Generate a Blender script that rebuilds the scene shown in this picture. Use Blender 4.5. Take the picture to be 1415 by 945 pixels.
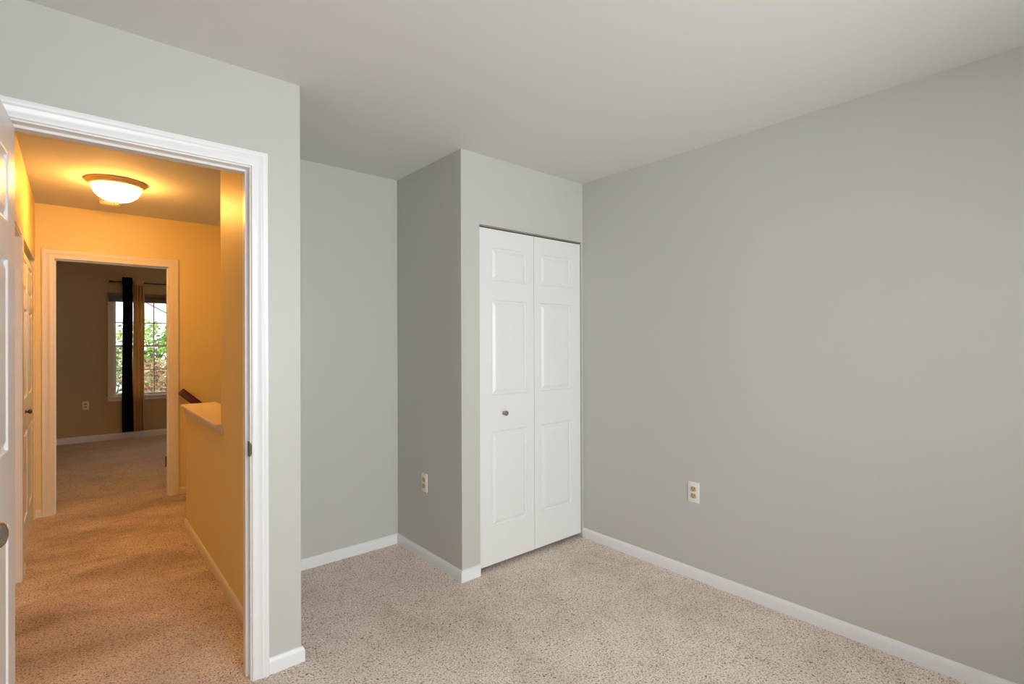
import bpy, bmesh, math, random
from mathutils import Vector, Matrix

for o in list(bpy.data.objects):
    bpy.data.objects.remove(o, do_unlink=True)
S = bpy.context.scene
COL = S.collection
R = math.radians

# ---------------------------------------------------------------- camera
H = 2.44
YAW, PITCH, ROLL, FPX, CY, CAMZ = R(40.5232), R(0.1405), R(-0.1986), 708.7, 470.63, 1.3488
fw = Vector((math.sin(YAW) * math.cos(PITCH), math.cos(YAW) * math.cos(PITCH), math.sin(PITCH)))
rt = Vector((math.cos(YAW), -math.sin(YAW), 0.0))
up = rt.cross(fw)
r2 = rt * math.cos(ROLL) + up * math.sin(ROLL)
u2 = -rt * math.sin(ROLL) + up * math.cos(ROLL)
cam_d = bpy.data.cameras.new('camera')
cam = bpy.data.objects.new('camera', cam_d)
COL.objects.link(cam)
m = Matrix((r2, u2, -fw)).transposed().to_4x4()
m.translation = Vector((0, 0, CAMZ))
cam.matrix_world = m
cam_d.sensor_fit = 'HORIZONTAL'
cam_d.sensor_width = 36.0
cam_d.lens = FPX / 1415 * 36.0
cam_d.shift_y = (CY - 472.5) / 1415
cam_d.clip_start = 0.02
cam_d.clip_end = 300
S.camera = cam

# ---------------------------------------------------------------- light and exposure
S.view_settings.view_transform = 'Standard'
S.view_settings.look = 'None'
S.view_settings.gamma = 1.0
S.view_settings.use_curve_mapping = False
S.view_settings.exposure = 0.0
S.cycles.use_denoising = True
S.cycles.max_bounces = 10
S.cycles.diffuse_bounces = 7
S.cycles.transparent_max_bounces = 12
S.cycles.sample_clamp_indirect = 6.0

world = bpy.data.worlds.new('overcast_sky')
S.world = world
world.use_nodes = True
bg = world.node_tree.nodes['Background']
bg.inputs[0].default_value = (0.93, 0.96, 1.0, 1)
bg.inputs[1].default_value = 3.2

WIN_X0, WIN_X1, WIN_Z0, WIN_Z1, YB = 0.15, 1.85, 0.60, 2.12, -1.40     # the bedroom's own window, behind the camera
DAY_W = 90.0
DAY_COL = (0.955, 0.98, 1.0)
LAMP_RAD = 92.0
LAMP_COL = (1.0, 0.45, 0.09)
ld = bpy.data.lights.new('daylight_at_rear_window', 'AREA')
ld.shape = 'RECTANGLE'
ld.size = WIN_X1 - WIN_X0 - 0.1
ld.size_y = WIN_Z1 - WIN_Z0 - 0.1
ld.energy = DAY_W
ld.color = DAY_COL
lo = bpy.data.objects.new('daylight_at_rear_window', ld)
lo.location = ((WIN_X0 + WIN_X1) / 2, YB - 0.16, (WIN_Z0 + WIN_Z1) / 2)
lo.rotation_euler = (R(90), 0, 0)       # an area lamp shines down its -Z: turned to +Y
COL.objects.link(lo)
pd = bpy.data.lights.new('far_bedroom_warm_fill', 'POINT')      # added warm fill lifting the far bedroom's walls; no fixture, behind the header
pd.energy = 6.2
pd.shadow_soft_size = 0.12
pd.color = (1.0, 0.50, 0.15)
po = bpy.data.objects.new('far_bedroom_warm_fill', pd)
po.location = (0.9, 7.3, 2.28)
COL.objects.link(po)
sd = bpy.data.lights.new('far_bedroom_side_fill', 'AREA')  # added fill for the far bedroom carpet, out of sight right; no window there
sd.shape = 'RECTANGLE'
sd.size = 1.2
sd.size_y = 0.8
sd.energy = 7.0
sd.color = DAY_COL
so = bpy.data.objects.new('far_bedroom_side_fill', sd)
so.location = (2.59, 8.0, 1.45)
so.rotation_euler = (0, R(78), 0)
COL.objects.link(so)

# ---------------------------------------------------------------- materials
def new_mat(name):
    mt = bpy.data.materials.new(name)
    mt.use_nodes = True
    nt = mt.node_tree
    return mt, nt, nt.nodes['Principled BSDF']

def s2l(c):
    return tuple((v / 255 / 12.92) if v / 255 <= 0.04045 else ((v / 255 + 0.055) / 1.055) ** 2.4 for v in c) + (1.0,)

def paint(name, rgb, rough=0.5, bump=0.08, scale=220.0, spec=0.4, vary=0.0):
    mt, nt, b = new_mat(name)
    b.inputs['Base Color'].default_value = s2l(rgb)
    b.inputs['Roughness'].default_value = rough
    b.inputs['Specular IOR Level'].default_value = spec
    tc = nt.nodes.new('ShaderNodeTexCoord')
    n = nt.nodes.new('ShaderNodeTexNoise')
    n.inputs['Scale'].default_value = scale
    n.inputs['Detail'].default_value = 3
    nt.links.new(tc.outputs['Object'], n.inputs['Vector'])
    bp = nt.nodes.new('ShaderNodeBump')
    bp.inputs['Strength'].default_value = bump
    bp.inputs['Distance'].default_value = 0.002
    nt.links.new(n.outputs['Fac'], bp.inputs['Height'])
    nt.links.new(bp.outputs['Normal'], b.inputs['Normal'])
    if vary:
        n2 = nt.nodes.new('ShaderNodeTexNoise')
        n2.inputs['Scale'].default_value = 1.3
        nt.links.new(tc.outputs['Object'], n2.inputs['Vector'])
        mx = nt.nodes.new('ShaderNodeMix')
        mx.data_type = 'RGBA'
        mx.inputs[6].default_value = s2l(tuple(max(0, v - vary) for v in rgb))
        mx.inputs[7].default_value = s2l(tuple(min(255, v + vary) for v in rgb))
        nt.links.new(n2.outputs['Fac'], mx.inputs[0])
        nt.links.new(mx.outputs[2], b.inputs['Base Color'])
    return mt

def metal(name, rgb, rough=0.3):
    mt, nt, b = new_mat(name)
    b.inputs['Base Color'].default_value = s2l(rgb)
    b.inputs['Metallic'].default_value = 1.0
    tc = nt.nodes.new('ShaderNodeTexCoord')
    n = nt.nodes.new('ShaderNodeTexNoise')
    n.inputs['Scale'].default_value = 90
    nt.links.new(tc.outputs['Object'], n.inputs['Vector'])
    mr = nt.nodes.new('ShaderNodeMapRange')
    mr.inputs['To Min'].default_value = rough * 0.8
    mr.inputs['To Max'].default_value = rough * 1.2
    nt.links.new(n.outputs['Fac'], mr.inputs['Value'])
    nt.links.new(mr.outputs['Result'], b.inputs['Roughness'])
    return mt

def ramp(nt, fac, stops):
    cr = nt.nodes.new('ShaderNodeValToRGB')
    e = cr.color_ramp.elements
    while len(e) < len(stops):
        e.new(0.5)
    for i, (p, c) in enumerate(stops):
        e[i].position = p
        e[i].color = c
    nt.links.new(fac, cr.inputs['Fac'])
    return cr.outputs['Color']

def carpet():
    mt, nt, b = new_mat('flecked_carpet')
    b.inputs['Roughness'].default_value = 0.95
    b.inputs['Specular IOR Level'].default_value = 0.1
    tc = nt.nodes.new('ShaderNodeTexCoord')
    def noise(scale, detail=2.0, rough=0.5, dist=0.0):
        n = nt.nodes.new('ShaderNodeTexNoise')
        n.inputs['Scale'].default_value = scale
        n.inputs['Detail'].default_value = detail
        n.inputs['Roughness'].default_value = rough
        n.inputs['Distortion'].default_value = dist
        nt.links.new(tc.outputs['Object'], n.inputs['Vector'])
        return n.outputs['Fac']
    fine = noise(140, 3, 0.62, 0.6)
    tufts = ramp(nt, fine, [(0.30, s2l((104, 88, 76))), (0.385, s2l((182, 165, 151))), (0.455, s2l((230, 214, 200))), (0.62, s2l((252, 241, 230)))])
    fleck = noise(96, 2, 0.55, 1.0)
    fl = ramp(nt, fleck, [(0.335, (0.30, 0.26, 0.23, 1)), (0.38, (1, 1, 1, 1))])
    soil = ramp(nt, noise(1.7, 4, 0.55, 0.4), [(0.30, (0.88, 0.855, 0.83, 1)), (0.54, (1, 1, 1, 1))])
    soil2 = ramp(nt, noise(7, 3, 0.6, 0.5), [(0.28, (0.88, 0.86, 0.84, 1)), (0.55, (1, 1, 1, 1))])
    cur = tufts
    # traffic wear: dark trodden bands in the hall only
    sep = nt.nodes.new('ShaderNodeSeparateXYZ')
    nt.links.new(tc.outputs['Object'], sep.inputs[0])
    hall = nt.nodes.new('ShaderNodeMapRange')
    hall.interpolation_type = 'SMOOTHSTEP'
    hall.inputs['From Min'].default_value = 1.9
    hall.inputs['From Max'].default_value = 3.0
    nt.links.new(sep.outputs['Y'], hall.inputs['Value'])
    edge = nt.nodes.new('ShaderNodeMapRange')
    edge.inputs['From Min'].default_value = 0.66
    edge.inputs['From Max'].default_value = 0.62
    nt.links.new(sep.outputs['X'], edge.inputs['Value'])
    mp = nt.nodes.new('ShaderNodeMapping')
    mp.inputs['Rotation'].default_value = (0, 0, R(24))
    mp.inputs['Scale'].default_value = (0.9, 1.5, 1)
    nt.links.new(tc.outputs['Object'], mp.inputs['Vector'])
    wn = nt.nodes.new('ShaderNodeTexNoise')
    wn.inputs['Scale'].default_value = 1.7
    wn.inputs['Detail'].default_value = 5
    wn.inputs['Roughness'].default_value = 0.6
    wn.inputs['Distortion'].default_value = 0.5
    nt.links.new(mp.outputs['Vector'], wn.inputs['Vector'])
    worn = ramp(nt, wn.outputs['Fac'], [(0.34, (0.55, 0.52, 0.49, 1)), (0.50, (0.76, 0.735, 0.71, 1)), (0.68, (0.92, 0.90, 0.88, 1))])
    def math(op, a, b):
        nd = nt.nodes.new('ShaderNodeMath')
        nd.operation = op
        for k, v in enumerate((a, b)):
            if isinstance(v, (int, float)):
                nd.inputs[k].default_value = v
            else:
                nt.links.new(v, nd.inputs[k])
        return nd.outputs[0]
    past = math('GREATER_THAN', sep.outputs['Y'], 3.2)          # beyond the alcove wall the hall widens to the stairs
    ease = nt.nodes.new('ShaderNodeMapRange')
    ease.interpolation_type = 'SMOOTHSTEP'
    ease.inputs['From Min'].default_value = 5.1
    ease.inputs['From Max'].default_value = 6.4
    ease.inputs['To Min'].default_value = 1.0
    ease.inputs['To Max'].default_value = 0.25
    nt.links.new(sep.outputs['Y'], ease.inputs['Value'])
    wear = math('MULTIPLY', math('MULTIPLY', hall.outputs[0], math('MAXIMUM', edge.outputs[0], past)), ease.outputs[0])
    wm = nt.nodes.new('ShaderNodeMix')
    wm.data_type = 'RGBA'
    wm.inputs[6].default_value = (1, 1, 1, 1)
    nt.links.new(wear, wm.inputs[0])
    nt.links.new(worn, wm.inputs[7])
    for lay in (fl, soil, soil2, wm.outputs[2]):
        mx = nt.nodes.new('ShaderNodeMix')
        mx.data_type = 'RGBA'
        mx.blend_type = 'MULTIPLY'
        mx.inputs[0].default_value = 1.0
        nt.links.new(cur, mx.inputs[6])
        nt.links.new(lay, mx.inputs[7])
        cur = mx.outputs[2]
    nt.links.new(cur, b.inputs['Base Color'])
    bp = nt.nodes.new('ShaderNodeBump')
    bp.inputs['Strength'].default_value = 0.55
    bp.inputs['Distance'].default_value = 0.008
    nt.links.new(fine, bp.inputs['Height'])
    nt.links.new(bp.outputs['Normal'], b.inputs['Normal'])
    return mt

def wood(name, dark, light, rough=0.35):
    mt, nt, b = new_mat(name)
    b.inputs['Roughness'].default_value = rough
    tc = nt.nodes.new('ShaderNodeTexCoord')
    mp = nt.nodes.new('ShaderNodeMapping')
    mp.inputs['Scale'].default_value = (3, 40, 40)
    nt.links.new(tc.outputs['Object'], mp.inputs['Vector'])
    n = nt.nodes.new('ShaderNodeTexNoise')
    n.inputs['Scale'].default_value = 2
    n.inputs['Detail'].default_value = 5
    nt.links.new(mp.outputs['Vector'], n.inputs['Vector'])
    nt.links.new(ramp(nt, n.outputs['Fac'], [(0.3, s2l(dark)), (0.7, s2l(light))]), b.inputs['Base Color'])
    return mt

def cloth(name, rgb, rough=0.9, thin=0.0):
    mt, nt, b = new_mat(name)
    b.inputs['Roughness'].default_value = rough
    b.inputs['Specular IOR Level'].default_value = 0.2
    tc = nt.nodes.new('ShaderNodeTexCoord')
    n = nt.nodes.new('ShaderNodeTexNoise')
    n.inputs['Scale'].default_value = 300
    nt.links.new(tc.outputs['Object'], n.inputs['Vector'])
    a = tuple(v * 0.88 for v in rgb)
    c = ramp(nt, n.outputs['Fac'], [(0.3, s2l(a)), (0.7, s2l(rgb))])
    nt.links.new(c, b.inputs['Base Color'])
    if thin:
        tl = nt.nodes.new('ShaderNodeBsdfTranslucent')
        nt.links.new(c, tl.inputs['Color'])
        mx = nt.nodes.new('ShaderNodeMixShader')
        mx.inputs[0].default_value = thin
        nt.links.new(b.outputs[0], mx.inputs[1])
        nt.links.new(tl.outputs[0], mx.inputs[2])
        nt.links.new(mx.outputs[0], nt.nodes['Material Output'].inputs['Surface'])
    return mt

def pane_mat():
    mt, nt, b = new_mat('window_glass')
    nt.nodes.remove(b)
    out = nt.nodes['Material Output']
    tr = nt.nodes.new('ShaderNodeBsdfTransparent')
    gl = nt.nodes.new('ShaderNodeBsdfGlossy')
    gl.inputs['Roughness'].default_value = 0.02
    fr = nt.nodes.new('ShaderNodeFresnel')
    fr.inputs['IOR'].default_value = 1.45
    mx = nt.nodes.new('ShaderNodeMixShader')
    nt.links.new(fr.outputs[0], mx.inputs[0])
    nt.links.new(tr.outputs[0], mx.inputs[1])
    nt.links.new(gl.outputs[0], mx.inputs[2])
    nt.links.new(mx.outputs[0], out.inputs['Surface'])
    return mt

def lit_glass():
    mt, nt, b = new_mat('lit_frosted_glass')
    b.inputs['Base Color'].default_value = (0.9, 0.85, 0.75, 1)
    b.inputs['Roughness'].default_value = 0.4
    tc = nt.nodes.new('ShaderNodeTexCoord')
    n = nt.nodes.new('ShaderNodeTexNoise')
    n.inputs['Scale'].default_value = 12
    nt.links.new(tc.outputs['Object'], n.inputs['Vector'])
    mr = nt.nodes.new('ShaderNodeMapRange')
    mr.inputs['To Min'].default_value = LAMP_RAD * 0.9
    mr.inputs['To Max'].default_value = LAMP_RAD * 1.1
    nt.links.new(n.outputs['Fac'], mr.inputs['Value'])
    b.inputs['Emission Color'].default_value = LAMP_COL + (1,)
    nt.links.new(mr.outputs['Result'], b.inputs['Emission Strength'])
    return mt

M_WALL = paint('warm_grey_wall_paint', (196, 195, 189), 0.42, 0.10, 260, 0.35)
M_HALL = paint('golden_hall_paint', (230, 210, 150), 0.46, 0.10, 260, 0.45)
M_CEIL = paint('ceiling_paint', (220, 220, 217), 0.8, 0.12, 160, 0.2)
M_TAN_WALL = paint('tan_bedroom_paint', (182, 166, 128), 0.5, 0.10, 260, 0.3)
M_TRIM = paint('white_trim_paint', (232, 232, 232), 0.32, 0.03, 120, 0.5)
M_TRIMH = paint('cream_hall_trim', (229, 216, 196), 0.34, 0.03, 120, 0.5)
M_DOOR = paint('white_door_paint', (230, 230, 229), 0.34, 0.04, 300, 0.5)
M_DARK = paint('dark_shadow_gap', (40, 38, 36), 0.7)
M_ALMOND = paint('almond_plastic', (236, 232, 222), 0.35, 0.0, 50, 0.5)
M_RECEPT = paint('ivory_receptacle', (190, 176, 140), 0.35, 0.0, 50, 0.5)
M_SLOT = paint('outlet_slot_black', (28, 22, 18), 0.6, 0.0)
M_PLASTIC = paint('smoke_alarm_plastic', (228, 222, 208), 0.45, 0.0)
M_NICKEL = metal('aged_nickel', (160, 152, 139), 0.26)
M_BRONZE = metal('dark_bronze', (82, 70, 56), 0.4)
M_PAN = paint('lamp_pan_bronze_paint', (226, 190, 140), 0.35, 0.0, 50, 0.5)
M_TRACK = metal('zinc_track', (176, 172, 164), 0.45)
M_BLACK = metal('black_iron', (38, 34, 32), 0.45)
M_RAIL = wood('dark_cherry_wood', (62, 22, 12), (96, 38, 20))
M_BLIND = wood('dark_brown_blind', (48, 34, 24), (70, 50, 36))
M_BLINDR = wood('brown_headrail', (66, 46, 32), (88, 64, 46))
M_NAVY = cloth('navy_cloth', (22, 22, 40))
M_TAN = cloth('tan_cloth', (240, 208, 156), thin=0.45)
M_CARPET = carpet()
M_GLASS = pane_mat()
M_LIT = lit_glass()

# ---------------------------------------------------------------- mesh helpers
def link(name, bm, mat, parent=None, smooth=False, loc=None):
    me = bpy.data.meshes.new(name)
    bmesh.ops.recalc_face_normals(bm, faces=bm.faces[:])
    bm.to_mesh(me)
    bm.free()
    for mt in (mat if isinstance(mat, (list, tuple)) else [mat]):
        me.materials.append(mt)
    if smooth:
        for p in me.polygons:
            p.use_smooth = True
        try:
            me.set_sharp_from_angle(angle=R(38))
        except Exception:
            pass
    o = bpy.data.objects.new(name, me)
    COL.objects.link(o)
    if parent:
        o.parent = parent
    if loc:
        o.location = loc
    return o

def tag(o, label=None, cat=None, group=None, kind=None):
    if label: o['label'] = label
    if cat: o['category'] = cat
    if group: o['group'] = group
    if kind: o['kind'] = kind
    return o

def empty(name, loc, rz=0.0):
    o = bpy.data.objects.new(name, None)
    o.location = loc
    o.rotation_euler = (0, 0, rz)
    o.empty_display_size = 0.1
    COL.objects.link(o)
    return o

def box(bm, x0, x1, y0, y1, z0, z1, bevel=0.0):
    vs = [bm.verts.new((x, y, z)) for x in (x0, x1) for y in (y0, y1) for z in (z0, z1)]
    q = [(0, 1, 3, 2), (4, 6, 7, 5), (0, 4, 5, 1), (2, 3, 7, 6), (0, 2, 6, 4), (1, 5, 7, 3)]
    fs = [bm.faces.new([vs[i] for i in f]) for f in q]
    if bevel:
        es = list({e for f in fs for e in f.edges})
        bmesh.ops.bevel(bm, geom=es, offset=bevel, segments=2, affect='EDGES', profile=0.5)

def boxes(name, lst, mat, parent=None, bevel=0.0, smooth=False):
    bm = bmesh.new()
    for b in lst:
        box(bm, *b, bevel=bevel)
    return link(name, bm, mat, parent, smooth)

def struct(name, o, label, cat):
    return tag(o, label, cat, None, 'structure')

def lathe(bm, prof, axis='Z', origin=(0, 0, 0), seg=40):
    """prof: (radius, distance along axis) pairs"""
    o = Vector(origin)
    rings = []
    for r, d in prof:
        ring = []
        n = 1 if r < 1e-6 else seg
        for i in range(n):
            a = 2 * math.pi * i / seg
            c, s = r * math.cos(a), r * math.sin(a)
            p = {'Z': (c, s, d), 'Y': (c, d, s), 'X': (d, c, s)}[axis]
            ring.append(bm.verts.new(o + Vector(p)))
        rings.append(ring)
    for a, b in zip(rings, rings[1:]):
        for i in range(seg):
            j = (i + 1) % seg
            if len(a) == 1 and len(b) == 1:
                continue
            if len(a) == 1:
                bm.faces.new((a[0], b[i], b[j]))
            elif len(b) == 1:
                bm.faces.new((a[i], a[j], b[0]))
            else:
                bm.faces.new((a[i], a[j], b[j], b[i]))

def sweep(bm, path, offs, prof, mapf, closed=False):
    """prof (t, w): t along the mitre direction, w out of the wall. path/offs in the wall's own (u, v)."""
    rings = []
    for (u, v), (du, dv) in zip(path, offs):
        rings.append([bm.verts.new(mapf(u + du * t, v + dv * t, w)) for t, w in prof])
    n = len(prof)
    k = len(rings)
    for i in range(k if closed else k - 1):
        a, b = rings[i], rings[(i + 1) % k]
        for j in range(n):
            jj = (j + 1) % n
            bm.faces.new((a[j], a[jj], b[jj], b[j]))
    if not closed:
        bm.faces.new(rings[0])
        bm.faces.new(rings[-1][::-1])

CASING = [(0.0, 0.0), (0.0, 0.0085), (0.003, 0.0105), (0.012, 0.0110), (0.030, 0.0125), (0.0335, 0.0155), (0.037, 0.0165), (0.041, 0.0150),
          (0.044, 0.0150), (0.049, 0.0175), (0.058, 0.0180), (0.0605, 0.0160), (0.0615, 0.012), (0.0615, 0.0)]

def door_casing(name, u0, u1, zt, mapf, prof=CASING, z0=0.0, mat=None):
    mat = mat or M_TRIM
    bm = bmesh.new()
    sweep(bm, [(u0, z0), (u0, zt), (u1, zt), (u1, z0)], [(-1, 0), (-1, 1), (1, 1), (1, 0)], prof, mapf)
    return link(name, bm, mat, smooth=True)

BASE_T = 0.0125
def base_profile(h):
    return [(0, 0.0), (BASE_T, 0.0), (BASE_T, h * 0.66), (BASE_T * 0.93, h * 0.76), (BASE_T * 0.66, h * 0.9), (BASE_T * 0.34, h * 0.985), (0.0, h)]

def baseboard(name, pts, normals, label, h=0.064, miters=None):
    """pts: floor points along the wall; normals: outward offset direction at each (mitre included)."""
    bm = bmesh.new()
    rings = []
    for (x, y), (nx, ny) in zip(pts, normals):
        rings.append([bm.verts.new((x + nx * t, y + ny * t, z)) for t, z in base_profile(h)])
    n = len(rings[0])
    for a, b in zip(rings, rings[1:]):
        for j in range(n):
            bm.faces.new((a[j], a[(j + 1) % n], b[(j + 1) % n], b[j]))
    bm.faces.new(rings[0])
    bm.faces.new(rings[-1][::-1])
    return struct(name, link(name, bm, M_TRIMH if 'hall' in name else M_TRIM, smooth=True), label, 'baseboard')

def panel_leaf(bm, w, h, t, panels, both=True):
    """a moulded leaf: x 0..w, z 0..h, y -t/2 (front) .. t/2; panels (x0, x1, z0, z1)"""
    xs = sorted({0, w} | {p[0] for p in panels} | {p[1] for p in panels})
    zs = sorted({0, h} | {p[2] for p in panels} | {p[3] for p in panels})
    rings = [(0.0, 0.0), (0.004, 0.0012), (0.008, 0.0085), (0.014, 0.0100), (0.018, 0.0094), (0.033, 0.0026), (0.037, 0.0016)]
    def skin(sgn, detailed):
        y0 = -sgn * t / 2
        cache = {}
        def V(x, z, d=0.0):
            k = (round(x, 5), round(z, 5), round(d, 5))
            if k not in cache:
                cache[k] = bm.verts.new((x, y0 + sgn * d, z))
            return cache[k]
        for i in range(len(xs) - 1):
            for j in range(len(zs) - 1):
                x0, x1, z0, z1 = xs[i], xs[i + 1], zs[j], zs[j + 1]
                pan = any(abs(p[0] - x0) < 1e-6 and abs(p[1] - x1) < 1e-6 and abs(p[2] - z0) < 1e-6 and abs(p[3] - z1) < 1e-6 for p in panels)
                def rect(ins, d):
                    return [V(x0 + ins, z0 + ins, d), V(x1 - ins, z0 + ins, d), V(x1 - ins, z1 - ins, d), V(x0 + ins, z1 - ins, d)]
                if not pan or not detailed:
                    bm.faces.new(rect(0, 0))
                    continue
                prev = rect(0, 0)
                for ins, d in rings[1:]:
                    cur = rect(ins, d)
                    for k in range(4):
                        bm.faces.new((prev[k], prev[(k + 1) % 4], cur[(k + 1) % 4], cur[k]))
                    prev = cur
                bm.faces.new(prev)
        return cache
    a = skin(1, True)
    b = skin(-1, both)
    def edge(seq):
        for p, q in zip(seq, seq[1:]):
            bm.faces.new((a[(round(p[0], 5), round(p[1], 5), 0.0)], a[(round(q[0], 5), round(q[1], 5), 0.0)],
                          b[(round(q[0], 5), round(q[1], 5), 0.0)], b[(round(p[0], 5), round(p[1], 5), 0.0)]))
    edge([(x, 0) for x in xs]); edge([(x, h) for x in xs])
    edge([(0, z) for z in zs]); edge([(w, z) for z in zs])

# ---------------------------------------------------------------- plan (metres; the camera stands at x = y = 0)
YA, YA2 = 2.239, 2.354          # doorway wall
YCL, YCL2 = 2.381, 2.49         # closet front
YAL, YAL2 = 3.131, 3.246        # alcove back
XR = 2.681                      # right wall
XS = 1.660                      # closet side
XL = 0.732                      # end of the doorway wall
XH = 0.630                      # hall right wall
XHL = -0.227                    # hall left wall
YE = 3.262                      # end of the full-height hall wall
YHE = 4.449                      # end of the half wall
YF, YF2 = 5.42, 5.53            # hall far wall
YW, YW2 = 9.10, 9.24            # far bedroom's window wall
XLW = -0.33                     # left wall of this room
DX0, DX1, DZ = -0.175, 0.536, 2.050   # entry doorway
CX0, CX1, CZ = 1.789, 2.668, 2.034    # closet opening
FX0, FX1, FZ = -0.115, 0.638, 2.018   # far doorway

# ---------------------------------------------------------------- floor, ceiling
bm = bmesh.new()
box(bm, XLW - .1, XR + .12, YB - .12, YAL2, -.12, 0)
box(bm, XHL - .8, 0.80, YAL2, YF, -.12, 0)
box(bm, -1.8, 2.6, YF, YW2, -.12, 0)
struct('floor', link('floor', bm, M_CARPET), 'beige flecked carpet running from the room through the hall to the far bedroom', 'floor')
struct('ceiling', boxes('ceiling', [(-1.9, 3.0, YB - .12, YW2, H, H + .1)], M_CEIL), 'plain painted ceiling over the room and the hall', 'ceiling')

# ---------------------------------------------------------------- walls
def wall(name, lst, label, mat=None):
    return struct(name, boxes(name, lst, mat or M_WALL), label, 'wall')

wall('wall_doorway', [(XLW, DX0 - .018, YA, YA2, 0, H), (DX0 - .018, DX1 + .018, YA, YA2, DZ + .018, H), (DX1 + .018, XL, YA, YA2, 0, H)],
     'grey wall around the open doorway to the hall')
def hall_side(o, test):
    o.data.materials.append(M_HALL)
    for p in o.data.polygons:
        if test(p.normal, p.center):
            p.material_index = 1
hall_side(bpy.data.objects['wall_doorway'], lambda n, c: n.y > .5)
wh = wall('wall_hall_right', [(XH, XL, YA2, YE, 0, H)], 'full height wall on the right of the hall, next to the stair half wall')
hall_side(wh, lambda n, c: n.x < -.5 or n.y > .5)
wall('wall_alcove', [(XL, XR, YAL, YE, 0, H)], 'grey back wall of the alcove between doorway wall and closet')
wall('wall_closet_side', [(XS, XS + .1, YCL2, YAL, 0, H)], 'grey closet side wall with an outlet, facing the alcove')
wall('wall_closet_front', [(XS, CX0, YCL, YCL2, 0, H), (CX0, CX1, YCL, YCL2, CZ, H), (CX1, XR, YCL, YCL2, 0, H)],
     'grey closet front wall around the white bifold doors')
wall('wall_right', [(XR, XR + .12, YB - .12, YE, 0, H)], 'long plain grey wall on the right with one outlet')
wall('wall_left', [(XLW - .1, XLW, YB - .12, YA2, 0, H)], 'grey wall behind the open entry door')
wall('wall_rear', [(XLW, WIN_X0, YB - .12, YB, 0, H), (WIN_X1, XR, YB - .12, YB, 0, H), (WIN_X0, WIN_X1, YB - .12, YB, 0, WIN_Z0), (WIN_X0, WIN_X1, YB - .12, YB, WIN_Z1, H)],
     'grey wall with the window behind the viewer')
# hall
HCY0, HCY1, HCZ = 4.17, 5.375, 1.985        # hall closet opening
HDY0, HDY1, HDZ = 3.27, 4.03, 1.965         # doorway in the hall's left wall
XHL2 = XHL - .11
wall('wall_hall_left', [(XHL2, XHL, YA2, HDY0, 0, H), (XHL2, XHL, HDY0, HDY1, HDZ, H), (XHL2, XHL, HDY1, HCY0, 0, H), (XHL2, XHL, HCY0, HCY1, HCZ, H), (XHL2, XHL, HCY1, YF, 0, H)],
     'hall wall on the left with a closet', M_HALL)
wall('wall_hall_closet_back', [(XHL2 - .5, XHL2 - .45, HDY1, YF, 0, H)], 'back of the hall closet', M_HALL)
wall('wall_hall_far', [(-1.9, FX0 - .018, YF, YF2, -1.5, H), (FX0 - .018, FX1 + .018, YF, YF2, FZ + .018, H), (FX1 + .018, 3.0, YF, YF2, -1.5, H)],
     'hall end wall around the far bedroom doorway', M_HALL)
wall('wall_stair_half', [(XH, XH + .16, YE, YHE, 0, 0.872)], 'low half wall beside the stairwell', M_HALL)
wall('wall_stairwell', [(XH + .16, 3.0, YE - .06, YE, -1.5, H), (2.9, 3.0, YE, YF, -1.5, H), (XH + .06, 2.9, YE, YF, -1.6, -1.5)], 'stairwell walls beyond the half wall', M_HALL)
st = []
for k in range(6):
    st.append((0.80 + .25 * k, 0.80 + .25 * (k + 1), YHE, YF, -1.5, -.19 * (k + 1)))
struct('stairs', boxes('stairs', st, M_CARPET), 'carpeted stairs going down behind the half wall', 'stairs')
# far bedroom
BWX0, BWX1, BWZ0, BWZ1 = 0.424, 1.153, 0.60, 2.00
wall('wall_bedroom_window', [(-1.8, BWX0, YW, YW2, 0, H), (BWX1, 2.6, YW, YW2, 0, H), (BWX0, BWX1, YW, YW2, 0, BWZ0), (BWX0, BWX1, YW, YW2, BWZ1, H)],
     'far bedroom wall around the window', M_TAN_WALL)
wall('wall_bedroom_left', [(-1.9, -1.8, YF2, YW2, 0, H)], 'left wall of the far bedroom', M_TAN_WALL)
wall('wall_bedroom_right', [(2.6, 2.7, YF2, YW2, 0, H)], 'right wall of the far bedroom', M_TAN_WALL)

# ---------------------------------------------------------------- baseboards
baseboard('baseboard_doorway', [(DX1 + .0665, YA), (XL, YA), (XL, YAL - .0)], [(0, -1), (1, -1), (1, 0)], 'short white baseboard right of the doorway casing, turning the corner')
baseboard('baseboard_alcove', [(XL + BASE_T, YAL), (XS - .0, YAL)], [(0, -1), (-1, -1)], 'white baseboard along the alcove back wall')
baseboard('baseboard_closet_side', [(XS, YAL), (XS, YCL)], [(-1, -1), (-1, -1)], 'white baseboard under the closet side wall')
baseboard('baseboard_closet_front', [(XS, YCL), (CX0 - .006, YCL), (CX0 + .0, YCL + .0)], [(-1, -1), (0, -1), (0, -.35)], 'short white baseboard stub left of the bifold doors')
baseboard('baseboard_right', [(XR, YCL), (XR, YB)], [(-1, 0), (-1, 0)], 'long white baseboard under the right wall')
baseboard('baseboard_rear', [(XR - BASE_T, YB), (XLW, YB)], [(0, 1), (0, 1)], 'white baseboard under the rear window wall')
baseboard('baseboard_hall_right', [(XH, YA2 + .002), (XH, YHE), (XH + .16, YHE)], [(-1, 0), (-1, 1), (0, 1)], 'baseboard along the right side of the hall under the half wall', 0.056)
baseboard('baseboard_hall_far', [(FX1 + .075, YF), (0.80, YF)], [(0, -1), (0, -1)], 'short hall baseboard between far door casing and stairs', 0.06)
baseboard('baseboard_hall_corner', [(XHL, YF), (FX0 - .075, YF)], [(0, -1), (0, -1)], 'tiny hall baseboard left of the far door casing', 0.06)
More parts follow.
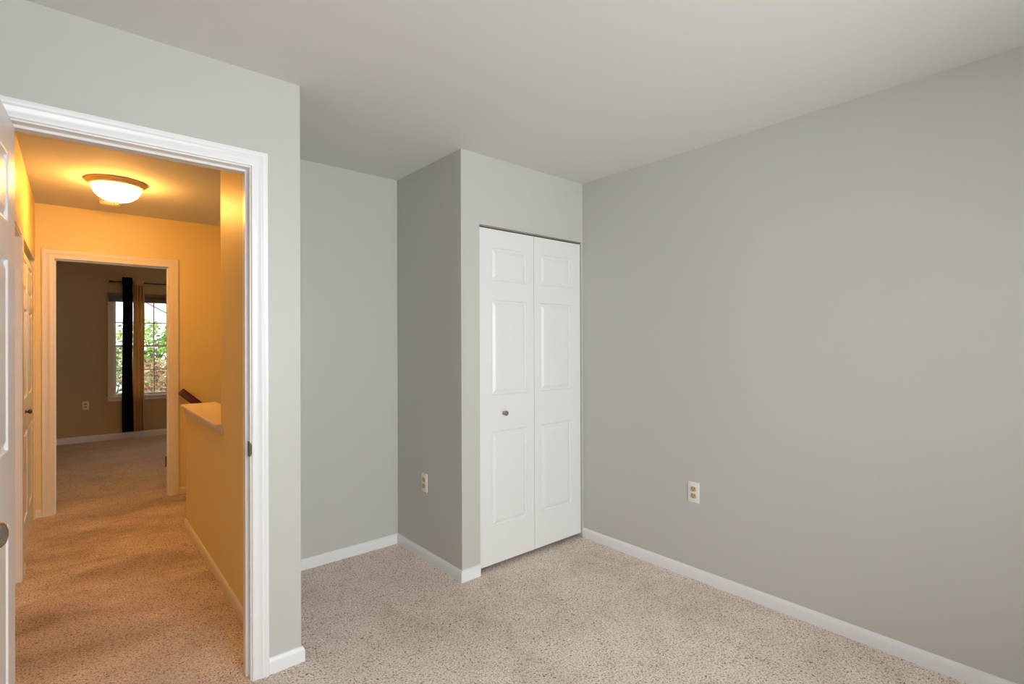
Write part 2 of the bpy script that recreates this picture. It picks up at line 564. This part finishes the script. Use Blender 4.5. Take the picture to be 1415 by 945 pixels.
baseboard('baseboard_hall_left', [(XHL, HDY1 + .052), (XHL, HCY0)], [(1, 0), (1, 0)], 'short baseboard on the left hall wall before the closet', 0.064)
baseboard('baseboard_bedroom', [(-1.8, YW), (2.6, YW)], [(0, -1), (0, -1)], 'baseboard under the far bedroom window', 0.085)

# ---------------------------------------------------------------- door casings and jambs
def mapA(u, v, w): return (u, YA - w, v)
struct('trim_1', door_casing('trim_1', DX0 - .005, DX1 + .005, DZ + .0065, mapA), 'white moulded casing round the open doorway', 'door casing')
# inner edge of the right leg sits 5 mm back from the jamb face
def jamb(name, x0, x1, z, y0, y1, stop0, stop1, label):
    bm = bmesh.new()
    box(bm, x0 - .018, x0, y0, y1, 0, z); box(bm, x1, x1 + .018, y0, y1, 0, z); box(bm, x0 - .018, x1 + .018, y0, y1, z, z + .018)
    j = link(name, bm, M_TRIM)
    struct(name, j, label, 'door frame')
    bm = bmesh.new()
    t = .009
    box(bm, x0, x0 + t, stop0, stop1, 0, z - t); box(bm, x1 - t, x1, stop0, stop1, 0, z - t); box(bm, x0, x1, stop0, stop1, z - t, z)
    link('door_stop', bm, M_TRIM, j)
    return j
j1 = jamb('trim_2', DX0, DX1, DZ, YA, YA2, YA + .038, YA + .075, 'white jamb lining inside the near doorway with a strike plate')
bm = bmesh.new()
box(bm, DX1 - .0016, DX1, YA + .001, YA + .032, .892, .952)
lens = [(DX1 - .0035, .893), (DX1 + .002, .897), (DX1 + .0055, .908), (DX1 + .0068, .922), (DX1 + .0055, .936), (DX1 + .002, .947), (DX1 - .0035, .951)]
la = [bm.verts.new((x, YA - .0022, z)) for x, z in lens]
lb = [bm.verts.new((x, YA - .0002, z)) for x, z in lens]
bm.faces.new(la); bm.faces.new(lb[::-1])
for i in range(7):
    bm.faces.new((la[i], la[(i + 1) % 7], lb[(i + 1) % 7], lb[i]))
box(bm, DX1 - .0022, DX1 - .0010, YA + .010, YA + .022, .908, .936)
sp = link('strike_plate', bm, M_BRONZE, j1)
sp['label'] = 'dark metal strike plate'
def mapF(u, v, w): return (u, YF - w, v)
CAS2 = [(t * 1.19, w) for t, w in CASING]
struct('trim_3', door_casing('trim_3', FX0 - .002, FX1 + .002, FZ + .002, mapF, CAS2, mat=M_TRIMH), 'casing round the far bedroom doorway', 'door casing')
j2 = jamb('trim_4', FX0, FX1, FZ, YF, YF2, YF + .03, YF + .065, 'jamb lining of the far bedroom doorway')
for hz in (0.24, 1.70):
    bm = bmesh.new()
    box(bm, FX1 - .003, FX1 - .0002, YF2 - .034, YF2, hz, hz + .09)
    lathe(bm, [(0, hz), (.006, hz), (.006, hz + .09), (0, hz + .09)], 'Z', (FX1 - .006, YF2 + .003, 0), 12)
    hg = link('hinge', bm, M_BRONZE, j2)
def mapHL(u, v, w): return (XHL + w * .55, u, v)
CAS3 = [(t * .82, w) for t, w in CASING]
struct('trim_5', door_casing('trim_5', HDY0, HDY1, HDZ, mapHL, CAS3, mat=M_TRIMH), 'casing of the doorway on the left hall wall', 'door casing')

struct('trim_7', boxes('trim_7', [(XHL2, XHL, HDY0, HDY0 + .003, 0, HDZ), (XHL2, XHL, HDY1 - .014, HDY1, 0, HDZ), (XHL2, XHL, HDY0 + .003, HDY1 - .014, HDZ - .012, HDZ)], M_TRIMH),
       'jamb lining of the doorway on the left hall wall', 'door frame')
# half wall cap with bed moulding
bm = bmesh.new()
CT = .898
lip = [(-.030, CT), (-.034, CT - .005), (-.034, CT - .014), (-.030, CT - .019)]
bed = [(-.022, CT - .022), (-.021, CT - .032), (-.015, CT - .040), (-.009, CT - .056), (-.004, CT - .068), (-.0006, CT - .070)]
def run(prof, ya, yb):
    ra = [bm.verts.new((XH + x, ya, z)) for x, z in prof]
    rb = [bm.verts.new((XH + x, yb, z)) for x, z in prof]
    for i in range(len(prof)):
        k = (i + 1) % len(prof)
        bm.faces.new((ra[i], ra[k], rb[k], rb[i]))
    bm.faces.new(ra); bm.faces.new(rb[::-1])
run(lip + bed + [(-.0006, CT)], YE - .052, YHE + .004)                    # nosing and moulding on the hall side, with its horn on the wall
run([(-.0006, CT), (-.0006, CT - .024), (.1606, CT - .024), (.1606, CT)], YE + .001, YHE + .004)
run([(.16 - x, z) for x, z in lip + bed + [(-.0006, CT)]], YE + .001, YHE + .004)
struct('trim_6', link('trim_6', bm, M_TRIMH), 'white ledge cap with moulding on top of the half wall', 'ledge')

# ---------------------------------------------------------------- entry door (open, at the left edge)
PZ = [(.247, .818), (1.028, 1.602), (1.710, 1.915)]
def knob_parts(parent, x, y, z, sgn, mat, big=True):
    """a knob standing out of a leaf along local y (sgn -1 = front)"""
    bm = bmesh.new()
    if big:
        lathe(bm, [(0, 0), (.032, 0), (.032, sgn * .004), (.026, sgn * .009), (.014, sgn * .012), (.0115, sgn * .022), (.0115, sgn * .030), (.018, sgn * .034),
                   (.0265, sgn * .041), (.0285, sgn * .050), (.0265, sgn * .059), (.020, sgn * .065), (.010, sgn * .068), (0, sgn * .0685)], 'Y', (x, y, z), 40)
    else:
        lathe(bm, [(0, 0), (.011, 0), (.010, sgn * .003), (.006, sgn * .006), (.0055, sgn * .012), (.010, sgn * .015), (.0148, sgn * .020), (.0155, sgn * .025),
                   (.0128, sgn * .030), (.006, sgn * .0325), (0, sgn * .033)], 'Y', (x, y, z), 32)
    k = link('knob', bm, mat, parent, smooth=True)
    return k
DW = 0.712
ed = empty('door_1', (-0.1405, 2.247, 0), 0)
struct('door_1', ed, 'white six panel entry door standing open at the left edge with a nickel knob', 'door')
bm = bmesh.new()
sa, mu = .113, .10
pw = (DW - 2 * sa - mu) / 2
panel_leaf(bm, DW, 2.018, .035, [(a, a + pw, z0 - .012, z1 - .012) for a in (sa, sa + pw + mu) for z0, z1 in PZ])
leaf = link('door_leaf', bm, M_DOOR, ed)
# local x runs from the hinge to the latch; the front (-y) looks to +x of the room
leaf.location = (-0.0175, 0, 0.012)
leaf.rotation_euler = (0, 0, R(-93.4))
# rotating by -91 deg turns local +x to -Y and local -y to -X; mirror the leaf so that either side reads the same
for sg in (1, -1):
    k = knob_parts(leaf, DW - .062, sg * .0175, .915, sg, M_NICKEL)
    k['label'] = 'round aged nickel door knob'
bm = bmesh.new()
box(bm, DW - .0005, DW + .0015, -.012, .012, .875, .935)
lp = link('latch_plate', bm, M_NICKEL, leaf)

# ---------------------------------------------------------------- bifold doors
def bifold(name, width, leaf_h, knob_u, knob_z, label, recess_map, rz, knob_mat, edge=.089, inner=.054, dz=0.0):
    e = empty(name, recess_map, rz)
    struct(name, e, label, 'closet door')
    lw = width / 2 - .0015
    for i in range(2):
        bm = bmesh.new()
        pans = [((edge, lw - inner) if i == 0 else (inner, lw - edge)) + (z0 - .03 + dz, z1 - .03 + dz) for z0, z1 in PZ]
        panel_leaf(bm, lw, leaf_h, .028, pans)
        lf = link('door_leaf', bm, M_DOOR, e)
        lf.location = (i * (lw + .003), .014, .03)
        if i == 0:
            k = knob_parts(lf, knob_u, -.014, knob_z - .03, -1, knob_mat, big=False)
            k['label'] = 'small round metal knob'
    bm = bmesh.new()
    box(bm, .002, width - .002, -.004 if knob_mat is M_NICKEL else .006, .032, leaf_h + .035, leaf_h + .050)
    tk = link('track', bm, M_TRACK if knob_mat is M_NICKEL else M_BLACK, e)
    return e
bifold('door_2', CX1 - CX0 - .008, 1.990, .183, .920, 'white panelled bifold closet doors with a small knob, in the room', (CX0 + .004, YCL + .010, 0), 0, M_NICKEL)
# hall closet: local +x runs along +Y when turned by 90 deg, its front (-y) then looks to +X
bifold('door_3', HCY1 - HCY0 - .008, 1.892, .32, .915, 'panelled bifold closet doors at the left of the hall in warm light', (XHL - .008, HCY0 + .004, 0), R(90), M_BRONZE, .15, .07, -.03)
# closed door of the doorway on the hall's left wall
e4 = empty('door_4', (XHL - .05, HDY0 + .004, 0), R(90))
struct('door_4', e4, 'closed white panel door on the left hall wall, hidden by the open entry door', 'door')
bm = bmesh.new()
panel_leaf(bm, .738, 1.935, .035, [(a, a + .205, z0 - .03, z1 - .03) for a in (.113, .424) for z0, z1 in PZ])
l4 = link('door_leaf', bm, M_DOOR, e4)
l4.location = (0, .0175, .012)

# ---------------------------------------------------------------- outlets
def outlet(loc, rz, label, pw=.070, ph=.115):
    """local: plate in xz, front looks to -y"""
    e = empty('power_outlet', loc, rz)
    tag(e, label, 'outlet', 'duplex outlets on the walls')
    bm = bmesh.new()
    box(bm, -pw / 2, pw / 2, -.0055, 0, -ph / 2, ph / 2, bevel=.0022)
    pl = link('cover_plate', bm, M_ALMOND, e, smooth=True)
    bm = bmesh.new()
    lathe(bm, [(0, -.0072), (.002, -.0072), (.0032, -.0062), (.0032, -.004)], 'Y', (0, 0, 0), 16)
    link('screw', bm, M_ALMOND, pl, smooth=True)
    for s in (-1, 1):
        bm = bmesh.new()
        pts = []
        n = 28
        for i in range(n):
            a = 2 * math.pi * i / n
            pts.append((.0172 * math.cos(a), max(-.0135, min(.0135, .0172 * math.sin(a)))))
        f = [bm.verts.new((x, -.0085, z + s * .0195)) for x, z in pts]
        g = [bm.verts.new((x * 1.03, -.004, z * 1.03 + s * .0195)) for x, z in pts]
        bm.faces.new(f)
        for i in range(n):
            bm.faces.new((f[i], f[(i + 1) % n], g[(i + 1) % n], g[i]))
        rc = link('receptacle', bm, M_RECEPT, pl)
        bm = bmesh.new()
        box(bm, -.0085, -.0055, -.0089, -.0080, s * .0195 - .001, s * .0195 + .009)
        box(bm, .0055, .0085, -.0089, -.0080, s * .0195 - .0005, s * .0195 + .0075)
        lathe(bm, [(0, -.0089), (.0032, -.0089), (.0032, -.008)], 'Y', (0, 0, s * .0195 - .0075), 14)
        sl = link('slots', bm, M_SLOT, rc)
    return e
outlet((XR, 1.549, .491), R(-90), 'almond duplex outlet low on the long right wall')
outlet((XS, 2.783, .476), R(-90), 'almond duplex outlet on the closet side wall facing the alcove')
outlet((0.122, YW, .500), 0, 'almond duplex outlet below and left of the far bedroom window')

# ---------------------------------------------------------------- hall ceiling lamp and smoke alarm
LX, LY = 0.222, 4.375
lamp = empty('ceiling_lamp', (LX, LY, H))
tag(lamp, 'lit flush mount ceiling lamp with a glass bowl in the hall', 'ceiling lamp')
bm = bmesh.new()
lathe(bm, [(0, 0), (.166, 0), (.168, -.006), (.166, -.013), (.158, -.017), (.156, -.023), (.152, -.031), (.143, -.036), (.136, -.036), (.130, -.030), (0, -.030)], 'Z', (0, 0, 0), 64)
link('pan', bm, M_PAN, lamp, smooth=True)
bm = bmesh.new()
lathe(bm, [(.137, -.0365), (.137, -.044), (.131, -.062), (.118, -.085), (.098, -.105), (.070, -.121), (.040, -.131), (.016, -.135), (0, -.136)], 'Z', (0, 0, 0), 64)
link('glass_bowl', bm, M_LIT, lamp, smooth=True)
bm = bmesh.new()
lathe(bm, [(0, -.1355), (.016, -.1355), (.017, -.140), (.010, -.143), (.008, -.150), (.004, -.155), (0, -.156)], 'Z', (0, 0, 0), 24)
link('finial', bm, M_PAN, lamp, smooth=True)

sa_ = empty('smoke_alarm', (.213, 4.985, H))
tag(sa_, 'round smoke alarm on the hall ceiling behind the lamp', 'smoke alarm')
bm = bmesh.new()
lathe(bm, [(0, 0), (.070, 0), (.071, -.010), (.066, -.012)], 'Z', (0, 0, 0), 48)
link('mounting_base', bm, M_PLASTIC, sa_, smooth=True)
bm = bmesh.new()
lathe(bm, [(.063, -.010), (.065, -.014), (.064, -.024), (.058, -.033), (.046, -.038), (.044, -.035), (.038, -.035), (.036, -.039), (.012, -.041), (0, -.041)], 'Z', (0, 0, 0), 48)
link('alarm_body', bm, M_PLASTIC, sa_, smooth=True)

# ---------------------------------------------------------------- handrail on the stair wall
hr = empty('handrail', (0.722, YF - .055, .925))
tag(hr, 'dark cherry wood handrail sloping down along the stair wall above the white ledge', 'handrail')
bm = bmesh.new()
L = 2.4
box(bm, 0, L, -.022, .022, -.034, .028, bevel=.008)
rl = link('rail', bm, M_RAIL, hr, smooth=True)
rl.rotation_euler = (0, R(43), 0)
for d in (.45, 1.9):
    bm = bmesh.new()
    x, z = d * math.cos(R(43)), -d * math.sin(R(43))
    lathe(bm, [(0, .055), (.028, .055), (.028, .050), (.008, .046), (.008, .0), (0, 0)], 'Y', (x, 0, z - .055), 16)
    box(bm, x - .008, x + .008, -.008, .008, z - .06, z - .025)
    link('bracket', bm, M_BRONZE, hr)

# ---------------------------------------------------------------- far bedroom window
def make_window(name, x0, x1, z0, z1, ywall, ydeep, inward, cols, rows, label, with_stool=True):
    """double hung window in an opening; inward = -1 when the room lies at smaller y"""
    e = empty(name, ((x0 + x1) / 2, ywall, z0))
    struct(name, e, label, 'window')
    ox, oy, oz = (x0 + x1) / 2, ywall, z0
    dep = abs(ydeep - ywall)
    def P(u, v, w): return (u - ox, (-inward * -1) * 0 + inward * w, v - oz)   # w > 0 comes into the room
    def loop(n, a0, a1, b0, b1, width, w0, w1, mat=M_TRIM, par=e):
        bm = bmesh.new()
        sweep(bm, [(a0, b0), (a0, b1), (a1, b1), (a1, b0)], [(1, 1), (1, -1), (-1, -1), (-1, 1)], [(0, w0), (0, w1), (width, w1), (width, w0)], P, closed=True)
        return link(n, bm, mat, par)
    bm = bmesh.new()
    sweep(bm, [(x0, z0), (x0, z1), (x1, z1), (x1, z0)], [(-1, 0), (-1, 1), (1, 1), (1, 0)], [(t, w + .0005) for t, w in CASING], P)
    link('casing', bm, M_TRIM, e, smooth=True)
    fr = loop('window_frame', x0, x1, z0, z1, .010, -dep + .004, 0.0)
    zm = (z0 + z1) / 2 + .008
    for (b0, b1, wq) in ((z0 + .010, zm + .014, -.045), (zm - .014, z1 - .010, -.080)):
        s = loop('sash', x0 + .010, x1 - .010, b0, b1, .022, wq - .030, wq)
        gx0, gx1, gz0, gz1 = x0 + .032, x1 - .032, b0 + .022, b1 - .022
        bm = bmesh.new()
        for c in range(1, cols):
            u = gx0 + (gx1 - gx0) * c / cols
            box(bm, u - .008 - ox, u + .008 - ox, min(inward * (wq - .022), inward * (wq - .006)), max(inward * (wq - .022), inward * (wq - .006)), gz0 - oz, gz1 - oz)
        for r_ in range(1, rows):
            v = gz0 + (gz1 - gz0) * r_ / rows
            box(bm, gx0 - ox, gx1 - ox, min(inward * (wq - .022), inward * (wq - .006)), max(inward * (wq - .022), inward * (wq - .006)), v - .008 - oz, v + .008 - oz)
        link('muntin_grid', bm, M_TRIM, s)
        bm = bmesh.new()
        yy = inward * (wq - .014)
        box(bm, gx0 - ox - .004, gx1 - ox + .004, yy - .002, yy + .002, gz0 - oz - .004, gz1 - oz + .004)
        link('pane', bm, M_GLASS, s)
    if with_stool:
        bm = bmesh.new()
        ya, yb = sorted((inward * -.02, inward * .035))
        box(bm, x0 - .075 - ox, x1 + .075 - ox, ya, yb, -.018, .0, bevel=.004)
        link('window_sill', bm, M_TRIM, e, smooth=True)
        bm = bmesh.new()
        ya, yb = sorted((0, inward * .014))
        box(bm, x0 - .062 - ox, x1 + .062 - ox, ya, yb, -.066, -.018, bevel=.003)
        link('apron', bm, M_TRIM, e, smooth=True)
    return e
make_window('window_1', BWX0, BWX1, BWZ0, BWZ1, YW, YW2, -1, 3, 2, 'white double hung window of the far bedroom, foliage outside')
make_window('window_2', WIN_X0, WIN_X1, WIN_Z0, WIN_Z1, YB, YB - .12, 1, 4, 2, 'white double hung window in the wall behind the viewer')

# blind drawn up to the top of the far window
bl = empty('window_blind', ((BWX0 + BWX1) / 2, YW - .022, 1.93))
tag(bl, 'dark brown blind drawn up at the top of the far bedroom window', 'blind')
hw = (BWX1 - BWX0) / 2 + .060
bm = bmesh.new(); box(bm, -hw, hw, -.034, -.002, .078, .126, bevel=.003)
link('headrail', bm, M_BLINDR, bl)
bm = bmesh.new()
for k in range(9):
    z = .018 + k * .0066
    box(bm, -hw + .005, hw - .005, -.044, -.004, z, z + .0045)
link('slat_stack', bm, M_BLIND, bl)
bm = bmesh.new(); box(bm, -hw + .004, hw - .004, -.045, -.003, 0, .016, bevel=.003)
link('bottom_rail', bm, M_BLIND, bl)

# curtain rod and curtains
YROD = YW - .105
rod = empty('curtain_rod', (0.80, YROD, 2.205))
tag(rod, 'thin black curtain rod above the far bedroom window', 'curtain rod')
bm = bmesh.new()
lathe(bm, [(0, -.385), (.007, -.385), (.007, .46), (0, .46)], 'X', (0, 0, 0), 16)
link('pole', bm, M_BLACK, rod, smooth=True)
for x, s in ((-.385, -1), (.46, 1)):
    bm = bmesh.new()
    lathe(bm, [(0, 0), (.010, 0), (.011, s * .006), (.007, s * .010), (.013, s * .018), (.012, s * .028), (.004, s * .042), (0, s * .045)], 'X', (x, 0, 0), 20)
    link('finial', bm, M_BLACK, rod, smooth=True)
for x in (-.22, .40):
    bm = bmesh.new()
    box(bm, x - .006, x + .006, -.012, .105, -.020, -.009)
    box(bm, x - .012, x + .012, .099, .105, -.050, .020)
    link('bracket', bm, M_BLACK, rod)

def curtain(name, xa, xb, zt, zb, waves, amp, mat, label, header, phase=0.0, flare=0.012):
    """a gathered panel: a wavy sheet with thickness, hanging round the rod"""
    xc = (xa + xb) / 2
    e = empty(name, (xc, YROD, 0))
    tag(e, label, 'curtain')
    bm = bmesh.new()
    nu, nv = 90, 40
    g = []
    rnd = random.Random(name + label)
    ph = [rnd.uniform(-.5, .5) for _ in range(8)]
    for j in range(nv + 1):
        t = j / nv
        z = zt + (zb - zt) * t
        row = []
        near = math.exp(-((z - 2.205) / .05) ** 2)
        half = (xb - xa) / 2 * (1 - .10 * near * 0 + flare / (xb - xa) * 2 * (t - .3) + .03 * math.sin(9 * t + ph[0]))
        for i in range(nu + 1):
            s = i / nu
            a = 2 * math.pi * waves * s + phase + .35 * math.sin(3.1 * t + ph[1] + 4 * s)
            y = amp * (0.72 + .28 * t) * math.sin(a) + .006 * math.sin(2.3 * a + 5 * t + ph[2])
            x = (s - .5) * 2 * half + .004 * math.sin(7 * t + ph[3] + 6 * s)
            row.append(bm.verts.new((x, y - .002, z)))
        g.append(row)
    for j in range(nv):
        for i in range(nu):
            bm.faces.new((g[j][i], g[j][i + 1], g[j + 1][i + 1], g[j + 1][i]))
    sh = link('panel', bm, mat, e, smooth=True)
    md = sh.modifiers.new('thickness', 'SOLIDIFY')
    md.thickness = .003
    md.offset = 0
    # the gathered heading band around the rod
    bm = bmesh.new()
    n = 60
    ring = []
    hw_ = (xb - xa) / 2 + header
    for z in (2.165, 2.20, 2.235, zt + .002):
        row = []
        for i in range(n):
            a = 2 * math.pi * i / n
            rr = 1 + .10 * math.sin(a * 9)
            k = (.030 if z < zt else .024)
            row.append(bm.verts.new((hw_ * math.copysign(abs(math.cos(a)) ** .6, math.cos(a)), k * rr * math.sin(a), z)))
        ring.append(row)
    for p, q in zip(ring, ring[1:]):
        for i in range(n):
            bm.faces.new((p[i], p[(i + 1) % n], q[(i + 1) % n], q[i]))
    bm.faces.new(ring[-1])
    link('heading', bm, mat, e, smooth=True)
    return e
curtain('curtain', .522, .631, 2.272, .105, 4, .030, M_NAVY, 'dark navy curtain panel gathered in front of the far bedroom window', .004)
curtain('curtain', .640, .768, 2.216, .100, 4, .026, M_TAN, 'tan curtain panel beside the dark one at the far bedroom window', -.002, 1.2, .006)

# ---------------------------------------------------------------- outdoors beyond the far window
def mat_plain(name, rgb, rough=.8):
    return paint(name, rgb, rough, .05, 6, .2, 8)
M_LAWN = mat_plain('lawn_green', (150, 165, 110))
M_BARK = wood('grey_bark', (70, 58, 48), (110, 96, 82), .9)
M_SIDING = mat_plain('pale_siding', (244, 242, 244))
M_ROOF = mat_plain('pale_grey_shingle', (206, 200, 200))
M_LOT = mat_plain('pale_concrete', (232, 228, 226))
def leaf_mat(name, a, b):
    mt, nt, bs = new_mat(name)
    bs.inputs['Roughness'].default_value = .55
    oi = nt.nodes.new('ShaderNodeTexCoord')
    n = nt.nodes.new('ShaderNodeTexNoise')
    n.inputs['Scale'].default_value = 2.2
    n.inputs['Detail'].default_value = 4
    nt.links.new(oi.outputs['Object'], n.inputs['Vector'])
    nt.links.new(ramp(nt, n.outputs['Fac'], [(.35, s2l(a)), (.65, s2l(b))]), bs.inputs['Base Color'])
    return mt
M_LEAF = leaf_mat('fresh_green_leaf', (84, 128, 44), (170, 200, 104))
M_LEAF2 = leaf_mat('olive_leaf', (92, 108, 62), (168, 172, 118))
M_RUST = leaf_mat('rusty_leaf', (120, 84, 58), (178, 146, 108))
boxes_g = bmesh.new()
box(boxes_g, -60, 90, YW2 + .3, 130, -2.9, -2.7)
struct('ground', link('ground', boxes_g, M_LAWN), 'lawn outside below the far bedroom window', 'ground')

def tree(name, x, y, zb, ztop, rad, n, leaf, mat, label, cat, seed, squash=1.0):
    e = empty(name, (x, y, zb))
    tag(e, label, cat)
    rnd = random.Random(seed)
    hgt = ztop - zb
    bm = bmesh.new()
    def limb(p, q, r0, r1, seg=7):
        p, q = Vector(p), Vector(q)
        d = (q - p).normalized()
        a = d.orthogonal().normalized(); b = d.cross(a)
        A = [bm.verts.new(p + (a * math.cos(2 * math.pi * i / seg) + b * math.sin(2 * math.pi * i / seg)) * r0) for i in range(seg)]
        B = [bm.verts.new(q + (a * math.cos(2 * math.pi * i / seg) + b * math.sin(2 * math.pi * i / seg)) * r1) for i in range(seg)]
        for i in range(seg):
            bm.faces.new((A[i], A[(i + 1) % seg], B[(i + 1) % seg], B[i]))
    cz = hgt - rad * squash
    limb((0, 0, -.02), (0.05, 0, max(.2, cz - rad * .3)), .05 * rad + .03, .03 * rad + .02)
    tips = []
    for k in range(9):
        a = 2 * math.pi * k / 9 + rnd.uniform(-.3, .3)
        q = (rad * .75 * math.cos(a), rad * .75 * math.sin(a), cz + rad * squash * rnd.uniform(-.5, .8))
        limb((0.05, 0, max(.2, cz - rad * squash * rnd.uniform(.3, .9))), q, .02 * rad + .008, .006)
        tips.append(q)
    link('trunk', bm, M_BARK, e)
    bm = bmesh.new()
    clumps = [(Vector((0, 0, cz)) + Vector((rnd.gauss(0, .45), rnd.gauss(0, .45), rnd.gauss(0, .45) * squash)) * rad, rnd.uniform(.18, .38) * rad) for _ in range(26)]
    for _ in range(n):
        c, cr = rnd.choice(clumps)
        p = c + Vector((rnd.gauss(0, .6), rnd.gauss(0, .6), rnd.gauss(0, .6))) * cr
        if p.z < .05:
            continue
        d = Vector((rnd.gauss(0, 1), rnd.gauss(0, 1), rnd.gauss(0, .6))).normalized()
        s = d.orthogonal().normalized()
        s.rotate(Matrix.Rotation(rnd.uniform(0, 6.28), 3, d))
        nn = d.cross(s)
        l = leaf * rnd.uniform(.7, 1.3)
        w = l * .34
        v = [bm.verts.new(q) for q in (p, p + d * l * .5 + s * w + nn * .1 * l, p + d * l, p + d * l * .5 - s * w + nn * .1 * l)]
        mid = bm.verts.new(p + d * l * .5)
        bm.faces.new((v[0], v[1], mid)); bm.faces.new((v[1], v[2], mid)); bm.faces.new((v[2], v[3], mid)); bm.faces.new((v[3], v[0], mid))
    link('foliage', bm, mat, e)
    return e
tree('tree', 1.95, 19.5, -2.7, 1.98, .90, 1500, .14, M_LEAF, 'bright green tree outside the right part of the far window', 'tree', 3)
tree('tree', .95, 24.0, -2.7, 1.75, 1.1, 1500, .17, M_LEAF2, 'olive green tree farther back outside the left part of the far window', 'tree', 5)
tree('shrub', 1.50, 13.4, -2.7, 1.15, .62, 1300, .085, M_RUST, 'rusty brown shrub low outside the right part of the far window', 'shrub', 8)
tree('shrub', .72, 16.2, -2.7, 1.05, .75, 1200, .10, M_LEAF2, 'low olive shrub outside the left part of the far window', 'shrub', 11)
# pale house across the way
hs = empty('house', (2.0, 38, -2.7))
tag(hs, 'pale house with a sloping roof behind the trees outside the far window', 'house')
bm = bmesh.new()
box(bm, -7, 7, 0, 8, 0, 3.2)
v = [bm.verts.new(q) for q in ((-7, 0, 3.2), (7, 0, 3.2), (0, 0, 7.25), (-7, 8, 3.2), (7, 8, 3.2), (0, 8, 7.25))]
bm.faces.new((v[0], v[1], v[2])); bm.faces.new((v[4], v[3], v[5]))
link('walls', bm, M_SIDING, hs)
bm = bmesh.new()
for s in (-1, 1):
    q = [bm.verts.new(p) for p in ((s * 7.5, -.5, 2.95), (s * 7.5, 8.5, 2.95), (0, 8.5, 7.3), (0, -.5, 7.3))]
    bm.faces.new(q)
rf = link('roof', bm, M_ROOF, hs)
rf.modifiers.new('thickness', 'SOLIDIFY').thickness = .18
struct('driveway', boxes('driveway', [(-6, 16, 20, 37, -2.7, -2.66)], M_LOT), 'pale concrete drive outside beyond the trees', 'driveway')
